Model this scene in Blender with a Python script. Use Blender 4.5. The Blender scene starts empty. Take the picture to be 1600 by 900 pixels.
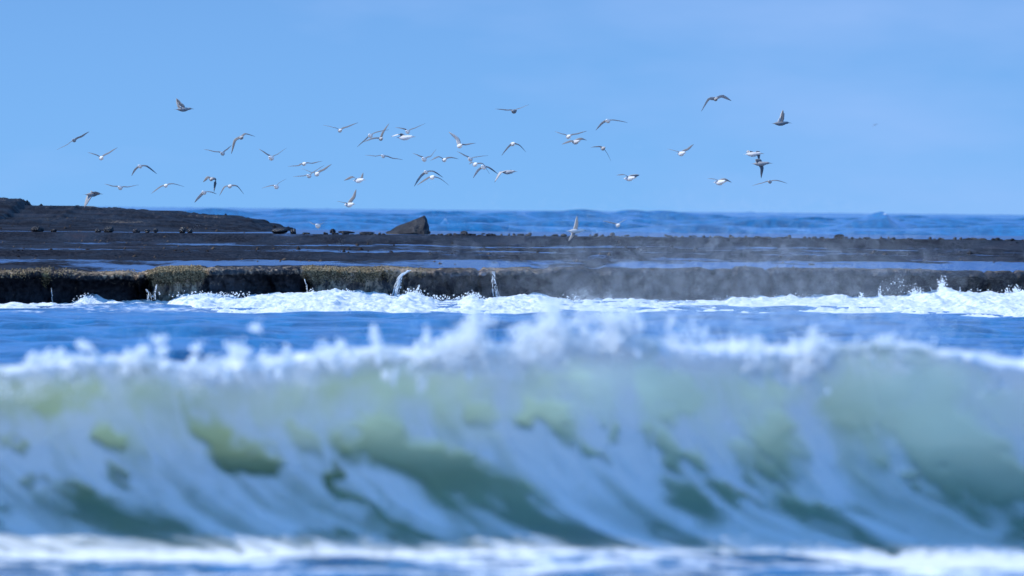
import bpy, math, random
import numpy as np
from mathutils import Matrix, Vector, Euler

random.seed(7)
rng = np.random.default_rng(11)
S = bpy.context.scene
C = S.collection
R = math.radians

# ------------------------------------------------------------------ camera
CAM_Z = 2.16
FPX = 1600 * 300 / 36.0                       # focal length in photo pixels
PITCH = math.atan(122 / FPX)
ROLL = R(0.5)
cam_d = bpy.data.cameras.new('camera'); cam = bpy.data.objects.new('camera', cam_d); C.objects.link(cam)
cam_d.lens = 300; cam_d.sensor_width = 36; cam_d.clip_start = 0.5; cam_d.clip_end = 40000
cam.location = (0, 0, CAM_Z)
CR = Matrix.Rotation(math.pi / 2 - PITCH, 3, 'X') @ Matrix.Rotation(ROLL, 3, 'Z')
cam.rotation_euler = CR.to_euler()
cam_d.dof.use_dof = True
cam_d.dof.focus_distance = 225
cam_d.dof.aperture_fstop = 3.8
S.camera = cam

# ------------------------------------------------------------------ sky, sun, exposure
SUN = Vector((-0.74, -0.04, 0.67)).normalized()
sun_el = math.asin(SUN.z)
w = bpy.data.worlds.new('World'); S.world = w; w.use_nodes = True
nt = w.node_tree; nt.nodes.clear()
out = nt.nodes.new('ShaderNodeOutputWorld'); bg = nt.nodes.new('ShaderNodeBackground')
sky = nt.nodes.new('ShaderNodeTexSky'); sky.sky_type = 'NISHITA'; sky.sun_disc = False
sky.sun_elevation = sun_el
sky.sun_rotation = math.atan2(SUN.x, SUN.y)
sky.altitude = 0; sky.air_density = 1.0; sky.dust_density = 0.0; sky.ozone_density = 4.0
tint = nt.nodes.new('ShaderNodeMix'); tint.data_type = 'RGBA'; tint.blend_type = 'MULTIPLY'
tint.inputs[0].default_value = 1.0
tg = nt.nodes.new('ShaderNodeMix'); tg.data_type = 'RGBA'
tg.inputs[6].default_value = (0.277, 0.70, 1.88, 1); tg.inputs[7].default_value = (0.277, 0.593, 1.47, 1)
sep = nt.nodes.new('ShaderNodeSeparateXYZ'); mz = nt.nodes.new('ShaderNodeMapRange'); mz.inputs[1].default_value = 0.0; mz.inputs[2].default_value = 0.025
# extra blue light added to the sky above the frame, brightening shaded foam
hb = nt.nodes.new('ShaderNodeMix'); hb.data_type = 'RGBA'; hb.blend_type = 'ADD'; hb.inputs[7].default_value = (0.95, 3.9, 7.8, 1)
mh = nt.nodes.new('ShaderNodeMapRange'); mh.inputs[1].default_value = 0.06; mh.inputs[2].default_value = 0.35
tc = nt.nodes.new('ShaderNodeTexCoord'); mp = nt.nodes.new('ShaderNodeMapping')
mp.inputs['Scale'].default_value = (9, 9, 30)
nz = nt.nodes.new('ShaderNodeTexNoise'); nz.inputs['Scale'].default_value = 1.6; nz.inputs['Detail'].default_value = 5
nz.inputs['Roughness'].default_value = 0.5
cr = nt.nodes.new('ShaderNodeMapRange'); cr.inputs[1].default_value = 0.42; cr.inputs[2].default_value = 0.75
cr.inputs[3].default_value = 0.0; cr.inputs[4].default_value = 0.75
cl = nt.nodes.new('ShaderNodeMix'); cl.data_type = 'RGBA'; cl.inputs[7].default_value = (3.5, 5.4, 9.6, 1)
L = nt.links.new
L(tc.outputs['Generated'], sep.inputs[0]); L(sep.outputs[2], mz.inputs[0]); L(mz.outputs[0], tg.inputs[0]); L(tg.outputs[2], tint.inputs[7])
L(sky.outputs[0], tint.inputs[6]); L(tc.outputs['Generated'], mp.inputs[0]); L(mp.outputs[0], nz.inputs[0])
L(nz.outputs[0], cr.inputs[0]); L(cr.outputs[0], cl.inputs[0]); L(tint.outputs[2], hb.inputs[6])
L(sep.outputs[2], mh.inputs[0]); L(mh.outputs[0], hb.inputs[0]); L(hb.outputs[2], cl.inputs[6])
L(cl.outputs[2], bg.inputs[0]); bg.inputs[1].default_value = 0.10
L(bg.outputs[0], out.inputs[0])
sl = bpy.data.lights.new('sun', 'SUN'); so = bpy.data.objects.new('sun', sl); C.objects.link(so)
sl.energy = 5.0; sl.angle = R(0.5); sl.color = (1.0, 0.97, 0.90)
so.rotation_euler = SUN.to_track_quat('Z', 'Y').to_euler()
S.view_settings.view_transform = 'Standard'; S.view_settings.look = 'None'
S.view_settings.gamma = 1.0; S.view_settings.exposure = 0.07
cy = S.cycles
cy.use_denoising = True
try: cy.denoiser = 'OPENIMAGEDENOISE'
except Exception: pass
cy.max_bounces = 10; cy.diffuse_bounces = 7; cy.transmission_bounces = 6; cy.volume_bounces = 0
cy.sample_clamp_indirect = 6
S.render.film_transparent = False

# ------------------------------------------------------------------ helpers
CRn = np.array(CR)
def at(px, py, Y):
    """world point at distance Y that the photograph shows at pixel (px, py)"""
    d = CR @ Vector(((px - 800) / FPX, -(py - 450) / FPX, -1))
    k = Y / d.y
    return Vector((d.x * k, Y, CAM_Z + d.z * k))

def pix(P):
    Q = (P - np.array([0, 0, CAM_Z])) @ CRn
    return 800 + FPX * Q[:, 0] / -Q[:, 2], 450 - FPX * Q[:, 1] / -Q[:, 2]

def _h(ix, iy, iz, s):
    n = (ix * 374761393 + iy * 668265263 + iz * 2147483647 + s * 1274126177) & 0xFFFFFFFF
    n = ((n ^ (n >> 13)) * 1274126177) & 0xFFFFFFFF
    n = ((n ^ (n >> 16)) * 2246822519) & 0xFFFFFFFF
    return ((n ^ (n >> 15)) & 0xFFFFFF) / float(0xFFFFFF)

def vnoise(x, y, z=0.0, s=0):
    x, y, z = np.broadcast_arrays(np.asarray(x, float), np.asarray(y, float), np.asarray(z, float))
    ix, iy, iz = np.floor(x).astype(np.int64), np.floor(y).astype(np.int64), np.floor(z).astype(np.int64)
    fx, fy, fz = x - ix, y - iy, z - iz
    fx, fy, fz = [f * f * f * (f * (f * 6 - 15) + 10) for f in (fx, fy, fz)]
    r = 0
    for a in (0, 1):
        for b in (0, 1):
            for c in (0, 1):
                r = r + _h(ix + a, iy + b, iz + c, s) * (fx if a else 1 - fx) * (fy if b else 1 - fy) * (fz if c else 1 - fz)
    return r * 2 - 1

def fbm(x, y, z=0.0, o=4, s=0, g=0.5):
    r, a, f = 0, 1.0, 1.0
    t = 0
    for k in range(o):
        r = r + a * vnoise(x * f + 17.3 * k, y * f - 9.1 * k, np.asarray(z) * f + 3.7 * k, s + k)
        t += a; a *= g; f *= 2.03
    return r / t

def sstep(a, b, x):
    t = np.clip((x - a) / (b - a), 0, 1); return t * t * (3 - 2 * t)

def tag(o, label=None, cat=None, group=None, kind=None):
    if label: o['label'] = label
    if cat: o['category'] = cat
    if group: o['group'] = group
    if kind: o['kind'] = kind
    return o

def mesh_np(name, V, F, mat, attrs=None, smooth=True, parent=None):
    """V (n,3) array, F (m,4) or (m,3) array"""
    me = bpy.data.meshes.new(name)
    V = np.asarray(V, np.float32); F = np.asarray(F, np.int32)
    me.vertices.add(len(V)); me.vertices.foreach_set('co', V.ravel())
    k = F.shape[1]
    me.loops.add(F.size); me.loops.foreach_set('vertex_index', F.ravel())
    me.polygons.add(len(F)); me.polygons.foreach_set('loop_start', np.arange(0, F.size, k, dtype=np.int32))
    me.polygons.foreach_set('loop_total', np.full(len(F), k, np.int32))
    me.update(calc_edges=True)
    me.polygons.foreach_set('use_smooth', np.full(len(F), bool(smooth)))
    for an, av in (attrs or {}).items():
        a = me.attributes.new(an, 'FLOAT', 'POINT'); a.data.foreach_set('value', np.asarray(av, np.float32))
    if mat: me.materials.append(mat)
    me.validate()
    o = bpy.data.objects.new(name, me); C.objects.link(o); o.parent = parent
    return o

def grid_faces(nr, nc, flip=False):
    i = np.arange(nr - 1)[:, None] * nc + np.arange(nc - 1)[None, :]
    F = np.stack([i, i + 1, i + 1 + nc, i + nc], -1).reshape(-1, 4)
    return F[:, ::-1] if flip else F

class NT:
    """tiny node builder"""
    def __init__(s, name):
        s.m = bpy.data.materials.new(name); s.m.use_nodes = True; s.t = s.m.node_tree; s.t.nodes.clear()
        s.o = s.n('OutputMaterial')
    def n(s, typ, ins=None, **kw):
        nd = s.t.nodes.new('ShaderNode' + typ)
        for k, v in kw.items(): setattr(nd, k, v)
        for k, v in (ins or {}).items(): s.put(nd, k, v)
        return nd
    def put(s, nd, k, v):
        if hasattr(v, 'is_linked') or isinstance(v, bpy.types.NodeSocket): s.t.links.new(v, nd.inputs[k])
        else: nd.inputs[k].default_value = v
    def attr(s, nm): return s.n('Attribute', attribute_name=nm).outputs['Fac']
    def noise(s, sc, detail=4, rough=0.5, vec=None, dist=0.0):
        nd = s.n('TexNoise', {'Scale': sc, 'Detail': detail, 'Roughness': rough, 'Distortion': dist})
        if vec is not None: s.put(nd, 'Vector', vec)
        return nd.outputs[0]
    def pos(s, scale=(1, 1, 1), rot=(0, 0, 0)):
        g = s.n('NewGeometry').outputs['Position']
        return s.n('Mapping', {'Vector': g, 'Scale': scale, 'Rotation': rot}).outputs[0]
    def rng(s, v, a, b, c=0.0, d=1.0, smooth=True):
        nd = s.n('MapRange', {0: v, 1: a, 2: b, 3: c, 4: d}, interpolation_type='SMOOTHSTEP' if smooth else 'LINEAR')
        return nd.outputs[0]
    def mix(s, f, a, b):
        nd = s.n('Mix', data_type='RGBA'); s.put(nd, 0, f); s.put(nd, 6, a); s.put(nd, 7, b); return nd.outputs[2]
    def math(s, op, a, b=0.0):
        nd = s.n('Math', operation=op); s.put(nd, 0, a); s.put(nd, 1, b); return nd.outputs[0]
    def bump(s, h, strength, dist): return s.n('Bump', {'Height': h, 'Strength': strength, 'Distance': dist}).outputs[0]
    def surf(s, v): s.t.links.new(v, s.o.inputs['Surface']); return s.m

# ------------------------------------------------------------------ materials
def water_mat():
    k = NT('sea_water')
    foam = k.attr('foam')
    n1 = k.noise(1.2, 6, 0.65, k.pos((1, 0.35, 1)))
    n2 = k.noise(7.0, 5, 0.6, k.pos((0.6, 0.5, 1)))
    h = k.math('ADD', k.math('MULTIPLY', n1, 0.7), k.math('MULTIPLY', n2, 0.25))
    bm = k.bump(h, 0.8, 0.16)
    fn = k.noise(5.0, 6, 0.7, k.pos((1, 0.5, 1)))
    f = k.rng(k.math('ADD', foam, k.math('MULTIPLY', k.math('SUBTRACT', fn, 0.5), 0.9)), 0.34, 0.80)
    deep = k.mix(k.rng(n1, 0.35, 0.65), (0.001, 0.042, 0.12, 1), (0.004, 0.105, 0.25, 1))
    p = k.n('BsdfPrincipled', {'Base Color': deep, 'Roughness': 0.14, 'IOR': 1.33, 'Specular IOR Level': 0.28, 'Normal': bm})
    fo = k.n('BsdfPrincipled', {'Base Color': (0.82, 0.84, 0.85, 1), 'Roughness': 0.7, 'Normal': k.bump(fn, 0.8, 0.06)})
    return k.surf(k.n('MixShader', {0: f, 1: p.outputs[0], 2: fo.outputs[0]}).outputs[0])

def wave_mat():
    k = NT('wave_water')
    foam = k.attr('foam')
    n = k.noise(9.0, 5, 0.6, k.pos((1.0, 1.0, 0.5), (0, R(35), 0)))
    f = k.rng(k.math('ADD', foam, k.math('MULTIPLY', k.math('SUBTRACT', n, 0.5), 0.45)), 0.08, 0.92, smooth=False)
    nb = k.bump(k.noise(3.5, 5, 0.55, k.pos((1.0, 1.0, 0.6), (0, R(30), 0))), 0.35, 0.08)
    sand = k.attr('sand')
    tr = k.n('BsdfTranslucent', {'Color': k.mix(sand, (0.93, 1.0, 0.93, 1), (0.70, 0.74, 0.50, 1))})
    df = k.n('BsdfDiffuse', {'Color': (0.20, 0.34, 0.42, 1)})
    mix1 = k.n('MixShader', {0: 0.90, 1: df.outputs[0], 2: tr.outputs[0]}).outputs[0]
    gl = k.n('BsdfGlossy', {'Color': (1, 1, 1, 1), 'Roughness': 0.12, 'Normal': nb})
    fr = k.n('Fresnel', {'IOR': 1.33, 'Normal': nb})
    clear = k.n('MixShader', {0: fr.outputs[0], 1: mix1, 2: gl.outputs[0]}).outputs[0]
    fd = k.n('BsdfDiffuse', {'Color': (0.80, 0.84, 0.88, 1), 'Normal': nb})
    ft = k.n('BsdfTranslucent', {'Color': (0.90, 0.95, 0.95, 1)})
    fo = k.n('MixShader', {0: 0.24, 1: fd.outputs[0], 2: ft.outputs[0]}).outputs[0]
    k.surf(k.n('MixShader', {0: f, 1: clear, 2: fo}).outputs[0])
    va = k.n('VolumeAbsorption', {'Color': (0.45, 0.73, 0.735, 1), 'Density': 1.3})
    k.t.links.new(va.outputs[0], k.o.inputs['Volume'])
    return k.m

def foam_mat():
    k = NT('white_foam')
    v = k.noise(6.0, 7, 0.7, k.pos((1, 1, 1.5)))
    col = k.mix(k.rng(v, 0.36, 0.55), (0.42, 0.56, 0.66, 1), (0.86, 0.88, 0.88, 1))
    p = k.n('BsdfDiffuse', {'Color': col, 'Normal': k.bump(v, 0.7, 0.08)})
    t = k.n('BsdfTranslucent', {'Color': (0.85, 0.9, 0.92, 1)})
    return k.surf(k.n('MixShader', {0: 0.25, 1: p.outputs[0], 2: t.outputs[0]}).outputs[0])

def drop_mat():
    k = NT('spray_drops')
    p = k.n('BsdfDiffuse', {'Color': (0.94, 0.98, 1.0, 1)})
    t = k.n('BsdfTranslucent', {'Color': (0.94, 0.98, 1.0, 1)})
    return k.surf(k.n('MixShader', {0: 0.5, 1: p.outputs[0], 2: t.outputs[0]}).outputs[0])

def rock_mat(name='wet_rock', weed_col=(0.30, 0.24, 0.10, 1), flat=False):
    k = NT(name)
    big = k.noise(0.55, 5, 0.6, k.pos((1, 0.25 if flat else 1, 1)))
    fine = k.noise(11.0, 6, 0.7, k.pos((1, 0.25 if flat else 1, 0.7)))
    wd = k.attr('weed')
    base = k.mix(k.rng(fine, 0.35, 0.7), (0.004, 0.005, 0.008, 1), (0.032, 0.030, 0.034, 1))
    red = k.mix(k.rng(big, 0.57, 0.7), base, (0.024, 0.014, 0.012, 1)) 
    wc = k.mix(k.rng(k.noise(23.0, 4, 0.6), 0.40, 0.62), (0.035, 0.030, 0.012, 1), weed_col)
    f = k.rng(k.math('ADD', wd, k.math('MULTIPLY', k.math('SUBTRACT', fine, 0.5), 1.3)), 0.45, 0.62)
    col = k.mix(f, red, wc)
    rough = k.rng(f, 0, 1, 0.6, 0.85)
    nb = k.bump(fine, 0.9, 0.08)
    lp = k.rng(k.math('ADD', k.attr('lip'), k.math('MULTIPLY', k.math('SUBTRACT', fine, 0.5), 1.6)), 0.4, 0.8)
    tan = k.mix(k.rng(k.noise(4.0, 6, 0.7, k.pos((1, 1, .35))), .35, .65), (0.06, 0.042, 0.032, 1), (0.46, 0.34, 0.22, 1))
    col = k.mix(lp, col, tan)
    pd = k.n('BsdfDiffuse', {'Color': col, 'Normal': nb}); pg = k.n('BsdfGlossy', {'Color': (1, 1, 1, 1), 'Roughness': 0.3, 'Normal': nb})
    p = k.n('MixShader', {0: k.rng(big, 0.35, 0.65, 0.012, 0.055), 1: pd.outputs[0], 2: pg.outputs[0]})
    wet = k.attr('wet')
    rip = k.noise(3.0, 4, 0.6, k.pos((1, 0.3, 1)))
    gg = k.n('BsdfGlossy', {'Color': (0.72, 0.80, 0.92, 1), 'Roughness': 0.16, 'Normal': k.bump(rip, 0.45, 0.04)})
    g = k.n('MixShader', {0: 0.55, 1: pd.outputs[0], 2: gg.outputs[0]})
    m = k.rng(k.math('ADD', wet, k.math('MULTIPLY', k.math('SUBTRACT', k.noise(1.3, 6, 0.7, k.pos((0.28, 0.07, 1))), 0.5), 2.6)), 0.36, 0.75)
    return k.surf(k.n('MixShader', {0: m, 1: p.outputs[0], 2: g.outputs[0]}).outputs[0])

M_SEA = water_mat(); M_WAVE = wave_mat(); M_FOAM = foam_mat(); M_DROP = drop_mat()
M_ROCK = rock_mat('wet_shelf_rock', flat=True); M_BOULD = rock_mat('dark_boulder_rock', (0.14, 0.10, 0.06, 1))

# ------------------------------------------------------------------ sea sheet
WAVE_Y = 54.4
def shelf_y(X):
    # the ledge runs slightly away from the viewer towards the right
    return 198 + 1.35 * np.clip(X, -24, 26)
def dpx(px):
    return float(198 / (1 - 1.35 * (np.clip(px, -1200, 3000) - 800) / FPX))

def sea_height(X, Y):
    far = sstep(250, 700, Y)
    z = np.zeros_like(X)
    r = np.random.default_rng(5)
    for lam, amp in ((1.1, .022), (1.6, .032), (2.3, .042), (3.4, .042), (5.0, .034), (8.0, .03), (13, .03)):
        for _ in range(3):
            a = r.normal(0, .55); ph = r.uniform(0, 6.28); kk = 2 * math.pi / (lam * r.uniform(.8, 1.25))
            mod = 0.6 + 0.6 * vnoise(X / (lam * 5), Y / (lam * 5), 0, int(lam * 10))
            z += amp * 0.62 * mod * np.sin(kk * (X * math.sin(a) + Y * math.cos(a)) + ph) * (1 - far * (lam < 6))
    z *= 1 - .45 * sstep(-22, -8, Y - shelf_y(X)) * (Y < 300)
    zz = np.zeros_like(X)
    for lam, amp in ((5.5, .09), (9, .16), (15, .20), (26, .22), (45, .26), (80, .22)):
        for _ in range(3):
            a = r.normal(0, .55); ph = r.uniform(0, 6.28); kk = 2 * math.pi / (lam * r.uniform(.8, 1.25))
            mod = 0.6 + 0.7 * vnoise(X / (lam * 1.5), Y / (lam * 3), 0, int(lam * 7))
            zz += amp * 0.75 * mod * np.sin(kk * (X * math.sin(a) + Y * math.cos(a)) + ph)
    z = z + (zz + .25 * np.abs(zz)) * far * (1 + .55 * sstep(500, 900, Y))
    # sea stays below the shelf and under the breaking wave
    DX = shelf_y(X)
    z -= 0.6 * sstep(DX + 1.0, DX + 2.5, Y) * (1 - sstep(335, 350, Y))
    z -= 0.45 * sstep(WAVE_Y - 1.6, WAVE_Y - 0.9, Y) * (1 - sstep(WAVE_Y + 3.6, WAVE_Y + 5.0, Y))
    return z

def build_sea():
    ys = [18.0]
    while ys[-1] < 30000:
        y = ys[-1]
        if y < 44: st = .6
        elif y < 54.5: st = .05
        elif y < 60: st = .5
        elif y < 110: st = .5
        elif y < 222: st = .16
        elif y < 420: st = 4
        elif y < 1100: st = 1.1
        elif y < 2000: st = 3.0
        else: st = y * .02
        ys.append(y + st)
    ys = np.array(ys)
    t = np.linspace(-1, 1, 420) * 0.085
    sid = np.array([.11, .16, .25, .4, .8, 1.6, 4.0])
    t = np.concatenate([-sid[::-1], t, sid])
    Y, T = np.meshgrid(ys, t, indexing='ij'); X = T * (Y + 0)
    Z = sea_height(X, Y)
    foam = np.zeros_like(X)
    # foreground wash
    nf = fbm(X * .55, Y * 3.4, 0, 5, 31); nf2 = fbm(X * 3.0, Y * 9, 0, 4, 37)
    fg = 1 - sstep(56, 58, Y)
    foam += fg * (0.40 + 0.48 * nf + .25 * nf2)
    Z += fg * (0.018 * nf2 + .02 * nf)
    # whitecaps far off + swell that breaks on the horizon
    def bump(px, py, d, h, wx, wy, fo):
        nonlocal Z, foam
        c = at(px, py, d)
        gx = np.exp(-((X - c.x) / wx) ** 2); g = gx * np.exp(-((Y - d) / wy) ** 2)
        Z = Z + g * h * (1 + .22 * fbm(X / (wx * .35), Y / (wy * .4), 0, 4, 91))
        foam = foam + fo * np.exp(-((X - c.x) / (wx * .5)) ** 2) * np.exp(-((Y - d + wy * .12) / (wy * .3)) ** 2) * (.7 + .9 * vnoise(X / (wx * .12), Y / 3.0, 0, 77))
    bump(1362, 331, 760, 1.7, 3.3, 12, 0.0); bump(1335, 331, 752, .25, .5, 5, 0.0)
    bump(1382, 331, 756, 0.3, 0.4, 8, 1.2)
    bump(655, 331, 640, 1.75, 1.3, 12, 1.3)
    bump(697, 331, 640, 1.5, .6, 10, 1.2)
    bump(900, 331, 950, .7, 5, 14, 0.0)
    bump(480, 331, 950, .7, 7, 14, 0.0)
    bump(1580, 352, 780, .5, 1.6, 8, 1.1); bump(790, 352, 700, .5, 1.2, 8, 1.1); bump(1180, 345, 800, .5, .8, 8, 1.0); bump(560, 345, 720, .5, .6, 8, 1.0)
    # foam lace in front of the ledge
    Q = Y - shelf_y(X)
    c = sstep(-24, -13, Q) * (1 - sstep(2, 4, Q))
    foam += c * (0.30 + 0.5 * fbm(X * .5, Y * .35, 0, 5, 51))
    # teal swell lifting at the left of the ledge
    c1 = at(215, 482, 181)
    Z += 0.13 * np.exp(-((X - c1.x) / 1.7) ** 2) * np.exp(-((Y - 181) / 1.3) ** 2)
    V = np.stack([X, Y, Z], -1).reshape(-1, 3)
    o = mesh_np('sea_water', V, grid_faces(len(ys), len(t), flip=True), M_SEA, {'foam': np.clip(foam, 0, 1.2).ravel()})
    o.data.flip_normals() if o.data.polygons[0].normal.z < 0 else None
    tag(o, kind='structure')
build_sea()

# ------------------------------------------------------------------ breaking wave
def catmull(P, n):
    P = np.asarray(P, float); m = len(P) - 1
    t = np.linspace(0, m, n); i = np.minimum(t.astype(int), m - 1); f = (t - i)[:, None]
    Q = np.vstack([2 * P[0] - P[1], P, 2 * P[-1] - P[-2]])
    a, b, c, d = Q[i], Q[i + 1], Q[i + 2], Q[i + 3]
    return .5 * (2 * b + (c - a) * f + (2 * a - 5 * b + 4 * c - d) * f ** 2 + (3 * b - a - 3 * c + d) * f ** 3)

CREST = [(-400, 575), (0, 578), (100, 574), (200, 568), (300, 577), (400, 572), (500, 565), (600, 555), (700, 546), (800, 552), (870, 538), (960, 532),
         (1050, 546), (1150, 553), (1250, 548), (1330, 545), (1400, 542), (1470, 552), (1540, 562), (1600, 568), (2000, 575)]
WINDOWS = [  # clear-water windows between the foam: centre, half size, slope, strength
    (165, 684, 30, 20, .4, 1), (345, 692, 62, 42, .55, 1.1), (400, 722, 38, 24, .1, 1), (30, 686, 28, 10, .5, .7), (75, 628, 60, 24, 0, .6),
    (590, 695, 78, 44, .2, 1.1), (690, 735, 95, 46, .45, 1.0), (800, 775, 66, 30, .5, .75), (525, 748, 16, 34, 1.0, 1), (565, 792, 40, 15, .8, 1), (640, 835, 60, 11, .35, .8),
    (865, 655, 48, 34, .5, 1), (925, 700, 22, 26, .9, .9), (960, 676, 14, 14, 0, .8), (1062, 612, 50, 36, .4, .9), (1065, 712, 42, 30, .8, 1), (1015, 690, 18, 22, .9, .8),
    (1085, 785, 62, 24, .5, .9), (1160, 780, 58, 12, .5, .8), (1215, 690, 52, 52, .5, .8), (1190, 735, 60, 20, .7, .7), (1290, 806, 85, 24, .28, 1.1), (1370, 845, 90, 12, .2, .8),
    (1475, 700, 110, 64, .25, 1.0), (1540, 745, 110, 48, .25, 1.0), (1510, 790, 60, 22, .3, .7), (210, 815, 125, 38, .22, 1.0), (330, 848, 110, 16, .2, .8), (90, 790, 34, 34, .3, .5),
    (185, 748, 30, 8, .4, .8), (880, 830, 120, 28, .22, .85), (710, 800, 60, 20, .35, .5), (110, 845, 50, 14, .1, .8), (60, 745, 18, 10, .4, .6), (820, 800, 60, 24, .3, .8), (770, 845, 70, 14, .1, .6), (665, 565, 56, 16, .1, .7), (0, 810, 14, 26, 0, .9),
    (755, 640, 30, 22, .2, .5), (120, 770, 34, 7, .1, .8), (480, 690, 16, 24, .5, .5), (1350, 640, 60, 50, .2, .5), (1430, 590, 90, 36, 0, .4), (1050, 830, 50, 12, .2, .6), (500, 845, 60, 9, .1, .8),
    (1600, 835, 50, 20, .1, .8), (1430, 760, 22, 12, .5, .8), (630, 600, 80, 22, 0, .35), (100, 600, 90, 24, 0, .45), (880, 600, 60, 16, 0, .3)]

def build_wave():
    xs = np.concatenate([np.arange(-16, -4.2, .08), np.arange(-4.2, 4.2, .014), np.arange(4.2, 16, .08)])
    front = catmull([(-1.5, -.42), (-.95, -.10), (-.55, 0.005), (-.22, .10), (.04, .24), (.16, .42), (.15, .58), (.03, .73), (-.16, .86), (-.36, .95), (-.40, 1.0), (-.34, 1.03)], 150)
    back = catmull([(-.34, 1.03), (-.12, 1.02), (.25, .93), (1.0, .68), (1.9, .40), (3.0, .14), (4.2, -.08), (5.4, -.42)], 70)[1:]
    prof = np.vstack([front, back]); n = len(prof); nf = len(front)
    px_c = np.array([c[0] for c in CREST]); 
    zc = np.array([at(c[0], c[1], WAVE_Y - .25).z for c in CREST]); xc = np.array([at(c[0], c[1], WAVE_Y - .1).x for c in CREST])
    H = np.interp(xs, xc, zc); H = H + .035 * fbm(xs * 2.2, xs * 0, 0, 4, 19)
    H = np.convolve(np.pad(H, 12, 'edge'), np.hanning(25) / np.hanning(25).sum(), 'valid')
    H = H * (1 - .5 * sstep(9, 16, abs(xs))) 
    X = np.repeat(xs[:, None], n, 1)
    dy = np.repeat(prof[None, :, 0], len(xs), 0); zz = np.repeat(prof[None, :, 1], len(xs), 0)
    Z = np.where(zz > 0, zz * H[:, None], zz)
    top = sstep(.3, 1.0, zz)
    isf = (np.arange(n) < nf)[None, :]
    lowfreq = fbm(X * .7, zz * 1.2 + 0 * X, 0, 3, 3)
    Yp = WAVE_Y + dy + .16 * lowfreq * sstep(-.3, .3, zz) + .10 * top * fbm(X * 1.7, zz * 2, 5, 3, 9)
    # flow-following coordinate: steep near the lip, running out to the right at the foot
    V = np.stack([X, Yp, Z], -1).reshape(-1, 3)
    PX, PY = pix(V); PX = PX.reshape(X.shape); PY = PY.reshape(X.shape)
    g = np.interp(PY, [560, 650, 730, 790, 830, 860], [0, 10, 45, 105, 175, 270])
    q = (PX - g) / 100.0; s = (PY - 560) / 100.0
    wq = q + .25 * fbm(q * 1.2, s * 1.0, 0, 3, 15)
    streak = fbm(wq * 2.4, s * .75, 0, 4, 21)
    fine = fbm(wq * 7.5, s * 2.0, 0, 4, 25)
    foam = .92 + .62 * streak + .24 * fine - .20 * sstep(700, 800, PY)
    foam -= .10 * sstep(1200, 1350, PX)
    foam -= .55 * (1 - sstep(600, 700, PY)) * (1 + .5 * fbm(q * 1.5, s * 2, 9, 3, 63))                      # thin aerated water near the lip
    win = np.zeros_like(foam)
    wx_ = PX + 34 * fbm(q * 3, s * 3, 2, 4, 61); wy_ = PY + 28 * fbm(q * 3, s * 3, 7, 4, 65)
    for cx, cy_, rx, ry, sl_, st in WINDOWS:
        u = (wx_ - cx); v = (wy_ - cy_) - sl_ * u
        d = np.sqrt((u / rx) ** 2 + (v / ry) ** 2)
        win = np.maximum(win, st * (1 - sstep(.45, 1.25, d)))
    foam = foam - win * (.92 + .35 * streak + .2 * fine) * (1 - .26 * sstep(750, 810, PY) * (1 + 1.6 * fbm(q * 4, s * 3, 5, 3, 67)))
    foam += .9 * sstep(856, 873, PY + 9 * fine)
    foam = np.where(isf, foam, .08 + .5 * fbm(X * 2, Yp * 1.2, 0, 4, 44) + .5 * (1 - sstep(.0, .55, Yp - WAVE_Y)))
    foam += isf * .9 * sstep(.86, .99, zz + .05 * fbm(X * 3, X * 0, 1, 3, 49)) * np.clip(.55 + .9 * fbm(X * 1.3, zz * 3, 4, 3, 48), 0, 1)
    fc = np.clip(foam, 0, 1)
    # foam stands proud and rough; clear water stays smooth
    Yp = Yp - isf * (.035 * fc + .03 * fc * fbm(q * 5, s * 3, 0, 4, 71)) * sstep(0, .12, zz)
    Z = Z + .03 * top * fbm(X * 7, Yp * 7, 0, 4, 73) * sstep(.85, 1.0, zz)
    Z = Z + .02 * fbm(X * 2, Yp * 4, 0, 4, 74) * (1 - sstep(0.0, .25, zz)) * sstep(-.1, 0.0, zz)
    V = np.stack([X, Yp, Z], -1).reshape(-1, 3)
    nc, nr = n, len(xs)
    i = np.arange(nr - 1)[:, None] * nc + np.arange(nc)[None, :]
    j = np.arange(nr - 1)[:, None] * nc + (np.arange(nc) + 1)[None, :] % nc
    F = np.stack([i, j, j + nc, i + nc], -1).reshape(-1, 4)
    sand = np.clip(.38 + .75 * (1 - sstep(350, 900, PX)) * .8 + .7 * fbm(X * .8, Z * 1.5, 0, 3, 47) - .3 * sstep(1250, 1450, PX), 0, 1) * (1 - .85 * sstep(740, 800, PY))
    att = {'foam': foam.ravel(), 'sand': sand.ravel()}
    # end caps: fans to a centre vertex (as degenerate-free triangles folded into quads is avoided: n-gon caps)
    o = mesh_np('breaking_wave', V, F, M_WAVE, att)
    import bmesh
    bm = bmesh.new(); bm.from_mesh(o.data); bm.verts.ensure_lookup_table()
    bm.faces.new([bm.verts[k] for k in range(nc)]); bm.faces.new([bm.verts[(nr - 1) * nc + k] for k in range(nc)][::-1])
    bmesh.ops.recalc_face_normals(bm, faces=bm.faces[:]); bm.to_mesh(o.data); bm.free()
    tag(o, kind='structure')
    return xs, H
build_wave()

# ------------------------------------------------------------------ droplets
OCT = np.array([(1, 0, 0), (-1, 0, 0), (0, 1, 0), (0, -1, 0), (0, 0, 1), (0, 0, -1)], float)
OCF = np.array([(0, 2, 4), (2, 1, 4), (1, 3, 4), (3, 0, 4), (2, 0, 5), (1, 2, 5), (3, 1, 5), (0, 3, 5)])
def droplets(name, P, rad, mat):
    n = len(P); st = rng.uniform(.7, 1.5, (n, 1, 3))
    V = P[:, None, :] + OCT[None] * rad[:, None, None] * st
    F = (OCF[None] + 6 * np.arange(n)[:, None, None]).reshape(-1, 3)
    return mesh_np(name, V.reshape(-1, 3), F, mat)

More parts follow.
